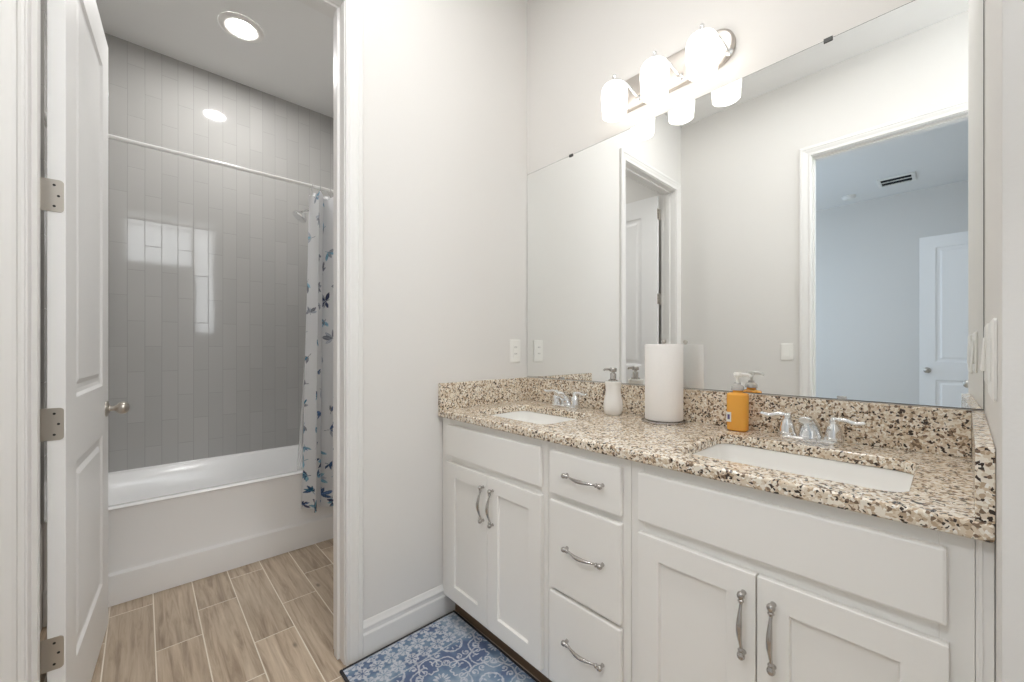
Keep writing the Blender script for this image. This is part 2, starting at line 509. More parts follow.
# side alcove end wall with two daylit windows
wins = [(-1.70, -0.97, 2.40, 3.045), (-0.95, -0.70, 1.42, 3.045)]
m = MB()
m.box(XA, XA + 0.1, -W, YC, 0, 1.42); m.box(XA, XA + 0.1, -W, YC, 3.045, H)
m.box(XA, XA + 0.1, -W, -1.70, 1.42, 3.045); m.box(XA, XA + 0.1, -0.97, -0.95, 1.42, 3.045); m.box(XA, XA + 0.1, -0.70, YC, 1.42, 3.045)
m.box(XA, XA + 0.1, -1.70, -0.97, 1.42, 2.40)
structure(m.build('wall_alcove', M['paint']))
def window_x(name, x, y0, y1, z0, z1, matname, sgn=1):
    """window in a wall at x whose inside faces -x (sgn=1) or +x (sgn=-1)"""
    r = empty(name, (x, (y0 + y1) / 2, z0), kind='structure')
    a, b_ = sorted((x + sgn * 0.03, x + sgn * 0.07))
    m = MB(); w = 0.018
    m.box(a, b_, y0, y0 + w, z0, z1); m.box(a, b_, y1 - w, y1, z0, z1)
    m.box(a, b_, y0 + w, y1 - w, z0, z0 + w); m.box(a, b_, y0 + w, y1 - w, z1 - w, z1)
    zr = z1 - .105 if name != 'window_3' else (z0 + z1) / 2
    m.box(a, b_, y0 + w, y1 - w, zr - .014, zr + .014)
    m.build('window_frame', M['trim'], r, bevel=0.003)
    m = MB(); m.box(x + sgn * 0.045, x + sgn * 0.053, y0 + .01, y1 - .01, z0 + .01, z1 - .01)
    m.build('pane', M[matname], r)
    return r
for i, w_ in enumerate(wins): window_x('window_%d' % (i + 1), XA, *w_, 'day')

# bedroom shell
m = MB(); m.box(-1.1, 3.7, YB - 0.1, YB, 0, H); structure(m.build('wall_bedroom_far', M['paint']))
m = MB()
m.box(-1.1, -1.0, YB, -4.6, 0, H); m.box(-1.1, -1.0, -2.6, -W - .115, 0, H); m.box(-1.1, -1.0, -4.6, -2.6, 0, .6); m.box(-1.1, -1.0, -4.6, -2.6, 2.5, H)
structure(m.build('wall_bedroom_left', M['paint']))
m = MB(); m.box(3.6, 3.7, YB, -W - .115, 0, H)
structure(m.build('wall_bedroom_right', M['paint']))
m = MB(); m.box(XA + 0.1, 3.6, -W - .115, -W, 0, H); structure(m.build('wall_bedroom_near', M['paint']))
window_x('window_3', -1.0, -4.6, -2.6, .6, 2.5, 'bed_day', -1)

# ------------------------------------------------------------------ casings, jambs, baseboards
CAS = [(0, 0), (0, .010), (.005, .012), (.010, .012), (.013, .009), (.020, .010), (.034, .015), (.042, .016), (.045, .0185), (.058, .0185), (.063, .015), (.063, 0)]
def casing(name, f, a0, a1, top, mat=None):
    """f(a, z, t): a along the wall, t out of the wall"""
    m = MB(); rv = 0.004
    st = [[f(a0 - rv - w * .999 if k in (0, 1) else a1 + rv + w * .999, 0.0 if k in (0, 3) else top + rv + w, t) for w, t in CAS] for k in range(4)]
    m.loft(st)
    return structure(m.build(name, mat or M['trim']))
casing('trim_1', lambda a, z, t: Vector((t, a, z)), *OP_T)
casing('trim_2', lambda a, z, t: Vector((-.115 - t, a, z)), *OP_T)
casing('trim_3', lambda a, z, t: Vector((a, -W + t, z)), *OP_E)
casing('trim_4', lambda a, z, t: Vector((a, -W - .115 - t, z)), *OP_E)
# jambs with stops
m = MB(); y0, y1, zt = OP_T
e = .001
jt = .0119
m.box(-.1155, .0005, y1, y1 + jt, 0, zt + jt); m.box(-.1155, .0005, y0 - jt, y0, 0, zt + jt); m.box(-.1155, .0005, y0, y1, zt, zt + jt)
m.box(-.078, -.043, y1 - .010, y1 + e, 0, zt + e); m.box(-.078, -.043, y0 - e, y0 + .010, 0, zt + e); m.box(-.078, -.043, y0 + .010, y1 - .010, zt - .010, zt + e)
structure(m.build('trim_5', M['trim'], bevel=.0015))
m = MB(); x0, x1, zt = OP_E
m.box(x0 - jt, x0, -W - .1155, -W + .0005, 0, zt + jt); m.box(x1, x1 + jt, -W - .1155, -W + .0005, 0, zt + jt); m.box(x0, x1, -W - .1155, -W + .0005, zt, zt + jt)
m.box(x0 - e, x0 + .010, -W - .075, -W - .04, 0, zt + e); m.box(x1 - .010, x1 + e, -W - .075, -W - .04, 0, zt + e); m.box(x0 + .010, x1 - .010, -W - .075, -W - .04, zt - .010, zt + e)
structure(m.build('trim_6', M['trim'], bevel=.0015))

BASE = [(0, 0), (.016, 0), (.016, .082), (.0155, .086), (.012, .092), (.012, .104), (.0135, .107), (.0135, .113), (.009, .121), (.005, .130), (.003, .134), (0, .134)]
def baseboard(name, f, a0, a1):
    m = MB(); m.loft([[f(a, t, z) for t, z in BASE] for a in (a0, a1)])
    return structure(m.build(name, M['trim']))
baseboard('baseboard_left', lambda a, t, z: Vector((t, a, z)), -.8985, -.44)
baseboard('baseboard_opposite', lambda a, t, z: Vector((a, -W + t, z)), 0.02, OP_E[0] - .068)
baseboard('baseboard_alcove', lambda a, t, z: Vector((a, -W + t, z)), OP_E[1] + .068, XA)
baseboard('baseboard_corner', lambda a, t, z: Vector((a, YC - t, z)), LX(YC) + .001, XA)
baseboard('baseboard_right', lambda a, t, z: Vector((LX(a) - t, a, z)), YC - .016, -.545)
baseboard('baseboard_bedroom', lambda a, t, z: Vector((a, YB + t, z)), -1.0, 3.6)

# ------------------------------------------------------------------ doors
def add_hinge(parent, f, z, leaf_w=.030, hh=.089):
    """f(a, o, z): a across the door edge from the pin, o = out of the edge"""
    m = MB()
    n = 6; r = .009
    pts = [(0, -hh / 2), ]
    for k in range(n + 1):
        t = -PI / 2 + PI / 2 * k / n; pts.append((leaf_w - r + r * math.cos(t), -hh / 2 + r + r * math.sin(t)))
    for k in range(n + 1):
        t = PI / 2 * k / n; pts.append((leaf_w - r + r * math.cos(t), hh / 2 - r + r * math.sin(t)))
    pts.append((0, hh / 2))
    m.loft([[f(a, o, z + q) for a, q in pts] for o in (0.0002, .0022)])
    h = m.build('hinge', M['nickel'], parent, local=True)
    m = MB()
    for k in range(5):
        zz = z - hh / 2 + k * hh / 5
        c0 = f(-.004, .003, zz + .0006); c1 = f(-.004, .003, zz + hh / 5 - .0006)
        m.tube([c0, c1], .0055, n=12, up=Vector((0, 1, 0)))
    m.build('knuckle', M['nickel'], h, local=True, smooth=40)
    for a, q in ((.026, .029), (.034, 0), (.026, -.029)):
        m = MB(); c = f(a, .0022, z + q); d = (f(a, .0032, z + q) - c)
        m.tube([c, c + d], .0032, n=10, up=Vector((0, 0, 1)))
        m.build('screw', M['black'], h, local=True)
    return h

def add_knob(parent, c, d):
    """round-rosette door knob at c (local), pointing along unit vector d"""
    d = Vector(d); u = Vector((0, 0, 1)); v = d.cross(u)
    m = MB(); m.lathe([(.032, 0), (.032, .004), (.027, .008), (.018, .011)], c, (u, v, d)); k = m.build('rosette', M['nickel'], parent, local=True, smooth=40)
    m = MB(); m.lathe([(.011, .010), (.010, .024), (.013, .030), (.022, .037), (.0265, .048), (.0255, .058), (.018, .068), (.009, .0715), (.001, .072)], c, (u, v, d))
    m.build('knob', M['nickel'], k, local=True, smooth=50)

RING = [(.010, .007), (.022, .009), (.036, .009), (.052, .003)]
def two_panel_door(name, loc, rotz, w, h, panels, knob_u, knob_z=.935, hinge_z=(), hinge_side=None):
    r = empty(name, loc, kind='structure', rotz=rotz)
    m = MB(); t = .035
    slab_with_panels(m, lambda u, v, d: Vector((u, -d, v)), w, h, t, panels, RING)
    m.build('door_leaf', M['door'], r, local=True, bevel=.001, seg=1)
    add_knob(r, (knob_u, 0, knob_z), (0, 1, 0)); add_knob(r, (knob_u, -t, knob_z), (0, -1, 0))
    return r
# door to the tub room: stands open, hinged at the left jamb; local +x runs away from the hinge
ang = math.atan2(-1.6305 + 1.681, -.905 + .13)
hx, hy = -.135, -1.681
d1 = two_panel_door('door_1', (hx, hy, .012), ang, .774, 2.468, [(.140, .628, .231, .831), (.140, .628, 1.028, 2.312)], .712, .925)
# rotating by ang (about 176 deg) turns local +y to world -y, so the face seen is local -y: shift so that it is flush
d1.location = Vector((hx, hy, .012)) - Matrix.Rotation(ang, 4, 'Z') @ Vector((0, -.035, 0))
for hz in (.347, .980, 1.611, 2.33):
    add_hinge(d1, lambda a, o, z: Vector((-o, .012 - a, z)), hz - .012, leaf_w=.044)

d2 = two_panel_door('door_2', (OP_E[1] + .038, -W - .120, .012), -PI / 2 , .750, 2.46, [(.125, .61, .231, .831), (.125, .61, 1.028, 2.300)], .690)
d3 = two_panel_door('door_3', (1.305, -4.96, .012), 0.0, .762, 2.43, [(.125, .637, .231, .831), (.125, .637, 1.028, 2.300)], .062)

# ------------------------------------------------------------------ tub
r = empty('bathtub', (-1.46, -1.07, 0), 'glossy white alcove bathtub with a stepped apron below grey tile', 'bathtub')
y0, y1 = -W + .002, YR - .002
m = MB()
def tl(x0, x1, ya, yb, rr, z): return rrect(x0, x1, ya, yb, rr, z, 8)
xf = XT
m.loft([tl(XB + .002, xf - .006, y0, y1, .004, .440), tl(XB + .002, xf, y0, y1, .006, .444), tl(XB + .002, xf, y0, y1, .006, .447),
        tl(XB + .004, xf - .004, y0 + .002, y1 - .002, .006, .4505),
        tl(XB + .035, xf - .055, y0 + .08, y1 - .07, .07, .4505), tl(XB + .042, xf - .062, y0 + .087, y1 - .077, .07, .445),
        tl(XB + .060, xf - .085, y0 + .13, y1 - .10, .09, .30), tl(XB + .085, xf - .115, y0 + .24, y1 - .13, .11, .13), tl(XB + .13, xf - .16, y0 + .30, y1 - .18, .09, .10)], cap0=False)
m.build('basin', M['tub'], r, smooth=50)
m = MB()
prof = [(xf - .006, .440), (xf - .010, .430), (xf - .011, .160), (xf - .008, .150), (xf + .003, .140), (xf + .0045, .130), (xf + .001, .0), (xf - .05, .0), (xf - .05, .440)]
m.loft([[Vector((x, y, z)) for x, z in prof] for y in (y0, y1)])
m.build('apron', M['tub'], r, smooth=30)
m = MB(); m.lathe([(.035, 0), (.035, .003), (.02, .004)], (-1.46, -.62, .1005)); m.build('drain', M['chrome'], r, smooth=40)
m = MB(); m.box(XB + .001, XB + .018, y0, y1, .4490, .4545); m.build('back_lip', M['tub'], r, bevel=.002, seg=3)

# ------------------------------------------------------------------ shower rod, curtain, liner, head
r = empty('shower_curtain_rod', (XT, -1.07, 2.170), 'thin straight white rod spanning the tub alcove', 'curtain rod')
m = MB(); m.tube([(XT, -W + .012, 2.164), (XT, YR - .012, 2.178)], .0098, n=16); m.build('rod', M['rod'], r, smooth=40)
for ya, dy in ((-W + .0105, 1), (YR - .0105, -1)):
    m = MB(); m.lathe([(.03, 0), (.03, .006), (.018, .022)], (XT, ya, 2.170), 'Y' if dy > 0 else '-Y'); m.build('flange', M['rod'], r, smooth=40)

def sprig_paint(S, T):
    """white cloth with sprigs of blue, teal and grey leaves; S, T in metres on the cloth"""
    colr = np.ones(S.shape + (3,)) * np.array(srgb(240, 241, 243)[:3])
    pal = [srgb(56, 82, 118), srgb(60, 118, 148), srgb(84, 108, 146), srgb(128, 131, 140), srgb(160, 165, 175), srgb(58, 64, 92), srgb(120, 160, 182)]
    R = np.random.default_rng(21)
    pts = []
    tries = 0
    while len(pts) < 190 and tries < 6000:
        tries += 1
        s = R.uniform(0, 1.15); t = R.uniform(0, 1.95)
        dens = 0.30 + 0.70 * (1 - t / 1.95) ** 0.8
        if R.uniform() > dens: continue
        dmin = .072 + .060 * (t / 1.95)
        if all((s - a) ** 2 + (t - b_) ** 2 > dmin ** 2 for a, b_ in pts): pts.append((s, t))
    cool = [0, 1, 2, 5, 6]; grey = [3, 4, 3, 4, 6]
    for s, t in pts:
        big = R.uniform(.55, 1.25)
        rot = R.uniform(0, 2 * PI)
        nl = R.integers(3, 8)
        set1 = cool if R.uniform() < 1.05 - t / 1.5 else grey; set2 = cool if R.uniform() < .9 - t / 1.6 else grey
        c1 = pal[set1[R.integers(0, 5)]]; c2 = pal[set2[R.integers(0, 5)]]
        for k in range(nl):
            a = rot + (k - nl / 2) * R.uniform(.45, .75)
            ln = R.uniform(.017, .029) * big; wd = ln * R.uniform(.26, .42)
            cx, cy = s + math.cos(a) * ln * 1.05, t + math.sin(a) * ln * 1.05
            du, dv = S - cx, T - cy
            p = (du * math.cos(a) + dv * math.sin(a)) / ln; q = (-du * math.sin(a) + dv * math.cos(a)) / wd
            inside = (np.abs(q) < (1 - p * p)) & (np.abs(p) < 1)
            vein = np.abs(q) < .10
            c = np.array((c1 if k % 2 else c2)[:3]) * R.uniform(1.0, 1.6)
            colr[inside] = c
            colr[inside & vein] = np.clip(c * 1.7 + .05, 0, .9)
        du, dv = S - s, T - t
        a = rot + PI
        p = du * math.cos(a) + dv * math.sin(a); q = -du * math.sin(a) + dv * math.cos(a)
        colr[(p > -.02) & (p < .02 * big) & (np.abs(q) < .0013)] = np.array(c2[:3])
    return colr

def cloth(name, S, T, P, mat, parent, colors=None):
    nt_, ns = S.shape
    idx = np.arange(nt_ * ns).reshape(nt_, ns)
    quads = np.stack([idx[:-1, :-1], idx[:-1, 1:], idx[1:, 1:], idx[1:, :-1]], -1).reshape(-1, 4)
    me = bpy.data.meshes.new(name)
    off = WORLD[parent] if parent is not None else Vector((0, 0, 0))
    me.from_pydata((P.reshape(-1, 3) - np.array(off)).tolist(), [], quads.tolist())
    me.polygons.foreach_set('use_smooth', [True] * len(me.polygons))
    if colors is not None:
        at = me.color_attributes.new('tint', 'FLOAT_COLOR', 'POINT')
        c4 = np.concatenate([colors.reshape(-1, 3), np.ones((nt_ * ns, 1))], 1).astype(np.float32)
        at.data.foreach_set('color', c4.ravel())
    me.materials.append(mat)
    o = bpy.data.objects.new(name, me); COL.objects.link(o)
    if parent is not None: o.parent = parent; WORLD[o] = WORLD[parent]
    sd = o.modifiers.new('cloth_thickness', 'SOLIDIFY'); sd.thickness = .0012; sd.offset = 0
    return o

r = empty('shower_curtain', (XT + .03, -.6, 2.17), 'white shower curtain with blue and grey leaf sprigs, bunched at the tub end', 'shower curtain')
ns, nt_ = 420, 640
s = np.linspace(0, 1.1, ns); t = np.linspace(0, 1.9, nt_)
S, T = np.meshgrid(s, t)
frac = S / 1.1
low = 1 - T / 1.9                                     # 1 at the hem
ph = frac * 2 * PI * 4.6 + .35 * np.sin(frac * 9) - 1.35
amp = .030 + .016 * low
Y = -.782 + .40 * frac - .036 * low * (1 - frac) ** 2 + .012 * np.sin(2 * ph) * (.3 + low)
X = XT + .040 + .012 * low + amp * np.sin(ph) + .006 * np.sin(T * 5 + S * 7) * low
ringp = .5 + .5 * np.cos(ph * 1.0 + .4)
Z = .236 + T * (1.90 / 1.9) - .030 * (T / 1.9) ** 10 * ringp + .008 * low ** 6 * np.sin(S * 40)
cloth('fabric', S, T, np.stack([X, Y, Z], -1), M['curtain'], r, sprig_paint(S, T))

r2 = empty('curtain_liner', (XT - .05, -.6, 2.17), 'translucent frosted curtain liner hanging inside the tub behind the printed curtain', 'curtain liner')
ns, nt_ = 120, 60
s = np.linspace(0, 1, ns); t = np.linspace(0, 1.78, nt_)
S, T = np.meshgrid(s, t); low = 1 - T / 1.78
Y = -.755 + .40 * S - .075 * low ** 1.3 * (1 - S)
X = XT - .030 - .085 * low + (.018 + .012 * low) * np.sin(S * 2 * PI * 5 + .6)
Z = .36 + T
cloth('sheet', S, T, np.stack([X, Y, Z], -1), M['liner'], r2)

for k, yy in enumerate((-.768, -.722, -.664)):
    m = MB()
    pts = [(XT + .016 * math.cos(a), yy + .002 * math.sin(a), 2.168 + .019 * math.sin(a)) for a in np.linspace(-.6, 2 * PI - 1.1, 20)]
    pts += [(XT + .010, yy, 2.146), (XT + .022, yy, 2.128)]
    m.tube(pts, .0016, n=8)
    o = m.build('curtain_ring', M['chrome'], None, smooth=40)
    tag(o, 'thin metal curtain hook on the white rod, ' + ('at the free edge of the curtain', 'second from the free edge of the curtain', 'next to the door casing')[k], 'curtain hook', 'hooks holding the shower curtain')

r = empty('wall_shower', (-1.46, YR - .01, 2.12), 'small chrome shower head angled down beside the curtain', 'shower head')
m = MB(); m.lathe([(.03, 0), (.028, .006), (.012, .012)], (-1.46, YR - .010, 2.17), '-Y'); m.build('flange', M['chrome'], r, smooth=40)
m = MB(); m.tube(spline([(-1.46, YR - .012, 2.17), (-1.46, -.44, 2.18), (-1.46, -.63, 2.165), (-1.46, -.702, 2.130)]), .0095, n=12); m.build('arm', M['chrome'], r, smooth=50)
d = Vector((0, -.62, -.78)).normalized(); u = Vector((1, 0, 0)); v = d.cross(u)
m = MB(); m.lathe([(.012, 0), (.016, .012), (.026, .026), (.046, .046), (.050, .058), (.047, .064), (.001, .065)], (-1.46, -.700, 2.130), (u, v, d)); m.build('head', M['chrome'], r, smooth=40)

# recessed light over the tub
def downlight(x, y, label, matname, r_out=.112, r_in=.064, group=None):
    r = empty('recessed_light', (x, y, H), label, 'ceiling light', group)
    m = MB(); m.lathe([(r_out, 0), (r_out, -.003), (r_out - .006, -.007), (r_in + .028, -.010), (r_in + .016, -.0095), (r_in, -.004), (r_in, -.001)], (x, y, H - .0002), cap0=False, cap1=False, n=48)
    m.build('trim_ring', M['white_plastic'], r, smooth=40)
    m = MB(); m.lathe([(r_in + .001, -.001), (r_in + .001, -.0050), (r_in * .8, -.0072), (.001, -.0085)], (x, y, H), n=48); m.build('diffuser', M[matname], r)
    return r
downlight(-1.250, -1.098, 'round recessed light glowing in the ceiling above the tub', 'led')

# ------------------------------------------------------------------ vanity cabinets
DF = -.552     # door fronts
FF = -.533     # face frame front
ZT = .886      # cabinet top
def carcass(name, x0, x1, label, stiles, rails, filler=None):
    r = empty(name, ((x0 + x1) / 2, -.25, 0), label, 'cabinet')
    m = MB(); t = .016
    m.box(x0, x0 + t, FF + .019, -.004, .095, ZT); m.box(x1 - t, x1, FF + .019, -.004, .095, ZT)
    m.box(x0 + t, x1 - t, FF + .019, -.004, .104, .120); m.box(x0 + t, x1 - t, -.010, -.004, .120, ZT)
    m.build('carcass', M['cabinet'], r)
    m = MB()
    for a, b_ in stiles: m.box(a, b_, FF, FF + .019, .095, ZT)
    for (a, b_, c, d) in rails: m.box(a, b_, FF + .0002, FF + .0188, c, d)
    m.build('face_frame', M['cabinet'], r, bevel=.001, seg=1)
    m = MB(); m.box(x0, x1, -.475, -.463, .0, .102); m.build('toe_board', M['toe'], r)
    return r
def slab_front(parent, name, x0, x1, z0, z1):
    m = MB(); m.box(x0, x1, DF, FF - .0004, z0, z1)
    return m.build(name, M['cabinet'], parent, bevel=.005, seg=2)
def shaker(parent, x0, x1, z0, z1):
    m = MB(); st = .0585
    slab_with_panels(m, lambda u, v, d: Vector((x0 + u, DF + d, z0 + v)), x1 - x0, z1 - z0, -DF + FF - .0004, [(st, x1 - x0 - st, st, z1 - z0 - st)], [(.0015, .010)], both=False)
    return m.build('cabinet_door', M['cabinet'], parent, bevel=.0015, seg=2)
def pull(parent, A, B):
    """bow pull between A and B on the front plane, bowing out towards -y"""
    A = Vector(A); B = Vector(B); ax = (B - A).normalized(); o = Vector((0, -1, 0)); sd = ax.cross(o)
    m = MB(); Ln = (B - A).length
    for P, s_ in ((A, 1), (B, -1)):
        a = ax * s_
        m.lathe([(.0060, .0), (.0045, .004), (.0042, .012)], P, (ax, sd, o), n=12)
        # ball end with collar beads along the bar
        c = P + o * .017
        m.lathe([(.001, -.0085), (.0050, -.0072), (.0075, -.004), (.0082, 0), (.0072, .0045), (.0048, .0075), (.0044, .0085), (.0062, .0105), (.0064, .0125), (.0046, .0145), (.0036, .017), (.003, .022)], c, (o, sd if s_ > 0 else -sd, a), n=16)
    pts = []; rad = []
    n = 28
    for i in range(n + 1):
        t = i / n
        pts.append(A + ax * (.014 + (Ln - .028) * t) + o * (.017 + .012 * math.sin(PI * t) ** 1.4))
        rad.append(.0030 + .0030 * math.sin(PI * t) ** 2)
    m.tube(pts, rad, n=12, up=o)
    return m.build('pull', M['pull'], parent, smooth=50, label='pewter bow pull with ball ends')

# left sink unit
c1 = carcass('sink_cabinet', .002, .636, 'white shaker sink cabinet in the corner by the left wall, two doors', [(.002, .072), (.606, .636)], [(.072, .606, .840, ZT), (.072, .606, .690, .740), (.072, .606, .095, .135), (.325, .354, .135, .690)])
slab_front(c1, 'false_front', .058, .618, .727, .860)
dl = shaker(c1, .0590, .3380, .120, .700); dr = shaker(c1, .3410, .6200, .120, .700)
pull(dl, (.3175, DF, .526), (.3175, DF, .654)); pull(dr, (.3745, DF, .526), (.3745, DF, .654))
# drawer unit
c2 = carcass('drawer_cabinet', .6375, .945, 'white three drawer cabinet between the two sink cabinets', [(.6375, .675), (.905, .945)], [(.675, .905, .840, ZT), (.675, .905, .690, .740), (.675, .905, .402, .436), (.675, .905, .095, .140)])
for z0, z1, zh in ((.722, .860, .797), (.420, .703, .570), (.120, .4095, .282)):
    m = MB(); m.box(.6595, .9225, DF, FF - .0004, z0, z1)
    d_ = m.build('drawer_front', M['cabinet'], c2, bevel=.005, seg=2)
    pull(d_, (.734, DF, zh), (.865, DF, zh))
# right sink unit
c3 = carcass('sink_cabinet', .9465, 1.5655, 'white shaker sink cabinet by the right wall, long false front over two doors', [(.9465, .985), (1.525, 1.5655)], [(.985, 1.525, .840, ZT), (.985, 1.525, .690, .740), (.985, 1.525, .095, .135), (1.240, 1.272, .135, .690)])
m = MB(); m.box(1.5660, 1.5855, FF - .001, FF + .018, .095, ZT); m.box(1.568, 1.5735, FF - .004, FF - .0005, .095, ZT); m.box(1.5660, 1.5855, -.475, -.463, 0, .102); m.build('filler_strip', M['cabinet'], c3, bevel=.001)
slab_front(c3, 'false_front', .973, 1.535, .7305, .860)
dl = shaker(c3, .975, 1.2545, .120, .700); dr = shaker(c3, 1.2575, 1.537, .120, .700)
pull(dl, (1.2315, DF, .524), (1.2315, DF, .654)); pull(dr, (1.288, DF, .524), (1.288, DF, .654))

# ------------------------------------------------------------------ countertop with sinks
ZC0, ZC1 = .887, .917
SK = [(.132, .560, -.470, -.160), (1.045, 1.484, -.475, -.155)]
SR = .045
r = empty('countertop', (.79, -.28, ZC0), 'speckled beige granite vanity countertop with two sink cutouts', 'countertop')
bm = bmesh.new()
outer = [(.001, -.559), (LX(-.559) - .0008, -.559), (LX(0) - .0008, -.001), (.001, -.001)]
def loop_edges(pts, z):
    vs = [bm.verts.new((p[0], p[1], z)) for p in pts]
    return vs, [bm.edges.new((vs[i], vs[(i + 1) % len(vs)])) for i in range(len(vs))]
holes = [[(p.x, p.y) for p in rrect(a, b_, c, d, SR, 0, 8)] for a, b_, c, d in SK]
rings = {}
for z in (ZC0, ZC1):
    alle = []; rings[z] = []
    for lp in [outer] + holes:
        vs, es = loop_edges(lp, z); rings[z].append(vs); alle += es
    bmesh.ops.triangle_fill(bm, use_beauty=True, use_dissolve=False, edges=alle)
for a, b_ in zip(rings[ZC0], rings[ZC1]):
    for i in range(len(a)):
        j = (i + 1) % len(a); bm.faces.new((a[i], a[j], b_[j], b_[i]))
mbx = MB(); mbx.bm.free(); mbx.bm = bm
mbx.build('slab', M['granite'], r, bevel=.006, seg=3)
ZS = 1.0355
m = MB(); m.box(.0215, LX(0) - .0222, -.0205, -.0005, ZC1 + .0003, ZS); m.build('backsplash', M['granite'], r, bevel=.0015)
m = MB(); m.box(.0005, .0210, -.556, -.0005, ZC1 + .0003, ZS); m.build('side_splash', M['granite'], r, bevel=.0015)
m = MB(); m.loft([[Vector((LX(-.556) - .0215, -.556, z)), Vector((LX(-.556) - .0006, -.556, z)), Vector((LX(0) - .0006, -.0005, z)), Vector((LX(0) - .0215, -.0005, z))] for z in (ZC1 + .0003, ZS)]); m.build('side_splash', M['granite'], r, bevel=.0015)

for k, (a, b_, c, d) in enumerate(SK):
    r = empty('undermount_sink', ((a + b_) / 2, (c + d) / 2, .75), ('white rectangular undermount sink in the counter nearest the left wall', 'large white rectangular undermount sink in the counter by the right wall')[k], 'sink', 'undermount sinks in the granite top')
    m = MB()
    def q(off, rr, z): return rrect(a - off, b_ + off, c - off, d + off, rr, z, 8)
    m.loft([q(.006, .05, .745), q(.010, .05, .875), q(.022, .06, .8795), q(.022, .06, .8865), q(.004, SR + .004, .8865), q(.002, SR, .880), q(-.002, SR, .86), q(-.012, SR, .78), q(-.035, .05, .758), q(-.09, .05, .752)])
    m.build('basin', M['porcelain'], r, smooth=50)
    m = MB(); cx, cy = (a + b_) / 2, (c + d) / 2 + .02
    m.lathe([(.024, 0), (.024, .002), (.017, .003), (.015, .001)], (cx, cy, .7525)); m.build('drain', M['chrome'], r, smooth=40)

def faucet(cx, label):
    y = -.082; z = ZC1
    r = empty('faucet', (cx, y, z), label, 'faucet', 'two handle faucets behind the sinks')
    m = MB()
    def st(o, zz): return rrect(cx - .078 - o, cx + .078 + o, y - .026 - o, y + .026 + o, .026 + o, zz, 8)
    m.loft([st(0, z + .0003), st(0, z + .009), st(-.004, z + .013), st(-.008, z + .014)])
    m.build('base_plate', M['chrome'], r, smooth=40)
    # spout: broad, rises from the plate and reaches over the basin
    m = MB()
    path = spline([(cx, y + .010, z + .0100), (cx, y + .010, z + .0105), (cx, y + .008, z + .026), (cx, y - .008, z + .046), (cx, y - .034, z + .061), (cx, y - .058, z + .068), (cx, y - .068, z + .068)], 6)
    n = len(path) - 1
    rad = [.033 - .020 * (i / n) ** 1.2 for i in range(n + 1)]; fl = [.95 - .35 * (i / n) for i in range(n + 1)]
    m.tube(path, rad, n=20, flat=fl); m.build('spout', M['chrome'], r, smooth=50)
    for s_ in (-1, 1):
        hx_ = cx + s_ * .056
        m = MB(); m.lathe([(.0235, .013), (.0235, .019), (.021, .021), (.0195, .034), (.016, .050), (.011, .058), (.0105, .062), (.0125, .066), (.011, .073), (.004, .077), (.001, .0775)], (hx_, y, z), n=24)
        h = m.build('handle', M['chrome'], r, smooth=40)
        m = MB()
        pth = spline([(hx_, y, z + .069), (hx_ + s_ * .022, y - .002, z + .072), (hx_ + s_ * .045, y - .004, z + .066), (hx_ + s_ * .062, y - .006, z + .068), (hx_ + s_ * .069, y - .006, z + .071)], 5)
        k_ = len(pth) - 1
        m.tube(pth, [.0065 + .0030 * (i / k_) if i < k_ else .006 for i in range(k_ + 1)], n=14, flat=[1.0 - .45 * (i / k_) for i in range(k_ + 1)])
        m.build('lever', M['chrome'], h, smooth=50)
    return r
faucet(.336, 'chrome two handle faucet behind the sink nearest the left wall')
faucet(1.260, 'chrome two handle faucet behind the large sink by the right wall')

# ------------------------------------------------------------------ counter items
def pump(parent, c, z, mat, d, scale=1.0, collar_mat=None):
    x, y = c; s_ = scale
    m = MB(); m.lathe([(.017 * s_, 0), (.017 * s_, .010 * s_), (.0145 * s_, .013 * s_), (.0085 * s_, .016 * s_), (.0085 * s_, .022 * s_)], (x, y, z), n=24); m.build('collar', collar_mat or mat, parent, smooth=40)
    m = MB(); m.lathe([(.0048 * s_, .020 * s_), (.0048 * s_, .040 * s_)], (x, y, z), n=14); m.build('stem', mat, parent, smooth=40)
    m = MB(); m.lathe([(.008 * s_, .038 * s_), (.011 * s_, .041 * s_), (.011 * s_, .049 * s_), (.009 * s_, .052 * s_)], (x, y, z), n=20)
    D = Vector((d[0], d[1], 0)).normalized()
    P = Vector((x, y, z + .0465 * s_))
    m.tube([P, P + D * .018 * s_, P + D * .030 * s_ + Vector((0, 0, -.001)), P + D * .036 * s_ + Vector((0, 0, -.006 * s_))], [.0052 * s_, .0048 * s_, .0042 * s_, .0036 * s_], n=12)
    m.build('nozzle', mat, parent, smooth=50)

x, y = .596, -.090
r = empty('soap_dispenser', (x, y, ZC1), 'white waisted ceramic soap dispenser with a metal pump', 'soap dispenser')
m = MB(); m.lathe([(.030, .0006), (.0345, .004), (.0385, .022), (.0395, .040), (.0370, .062), (.0325, .082), (.0305, .098), (.0310, .115), (.0335, .130), (.0345, .134), (.0330, .137), (.017, .138), (.001, .138)], (x, y, ZC1), n=40)
m.build('body', M['ceramic'], r, smooth=50)
m = MB(); m.lathe([(.019, .1375), (.019, .143), (.0125, .146), (.0125, .168), (.011, .170)], (x, y, ZC1), n=24); pb = m.build('pump', M['pull'], r, smooth=40)
m = MB(); m.lathe([(.0065, .169), (.0065, .176), (.0135, .177), (.0145, .179), (.0145, .190), (.012, .193), (.001, .1935)], (x, y, ZC1), n=24)
m.tube([(x, y, ZC1 + .186), (x - .020, y - .003, ZC1 + .186), (x - .038, y - .006, ZC1 + .1845), (x - .041, y - .0065, ZC1 + .180)], [.0055, .005, .0042, .0036], n=12)
m.build('pump_head', M['pull'], pb, smooth=45)

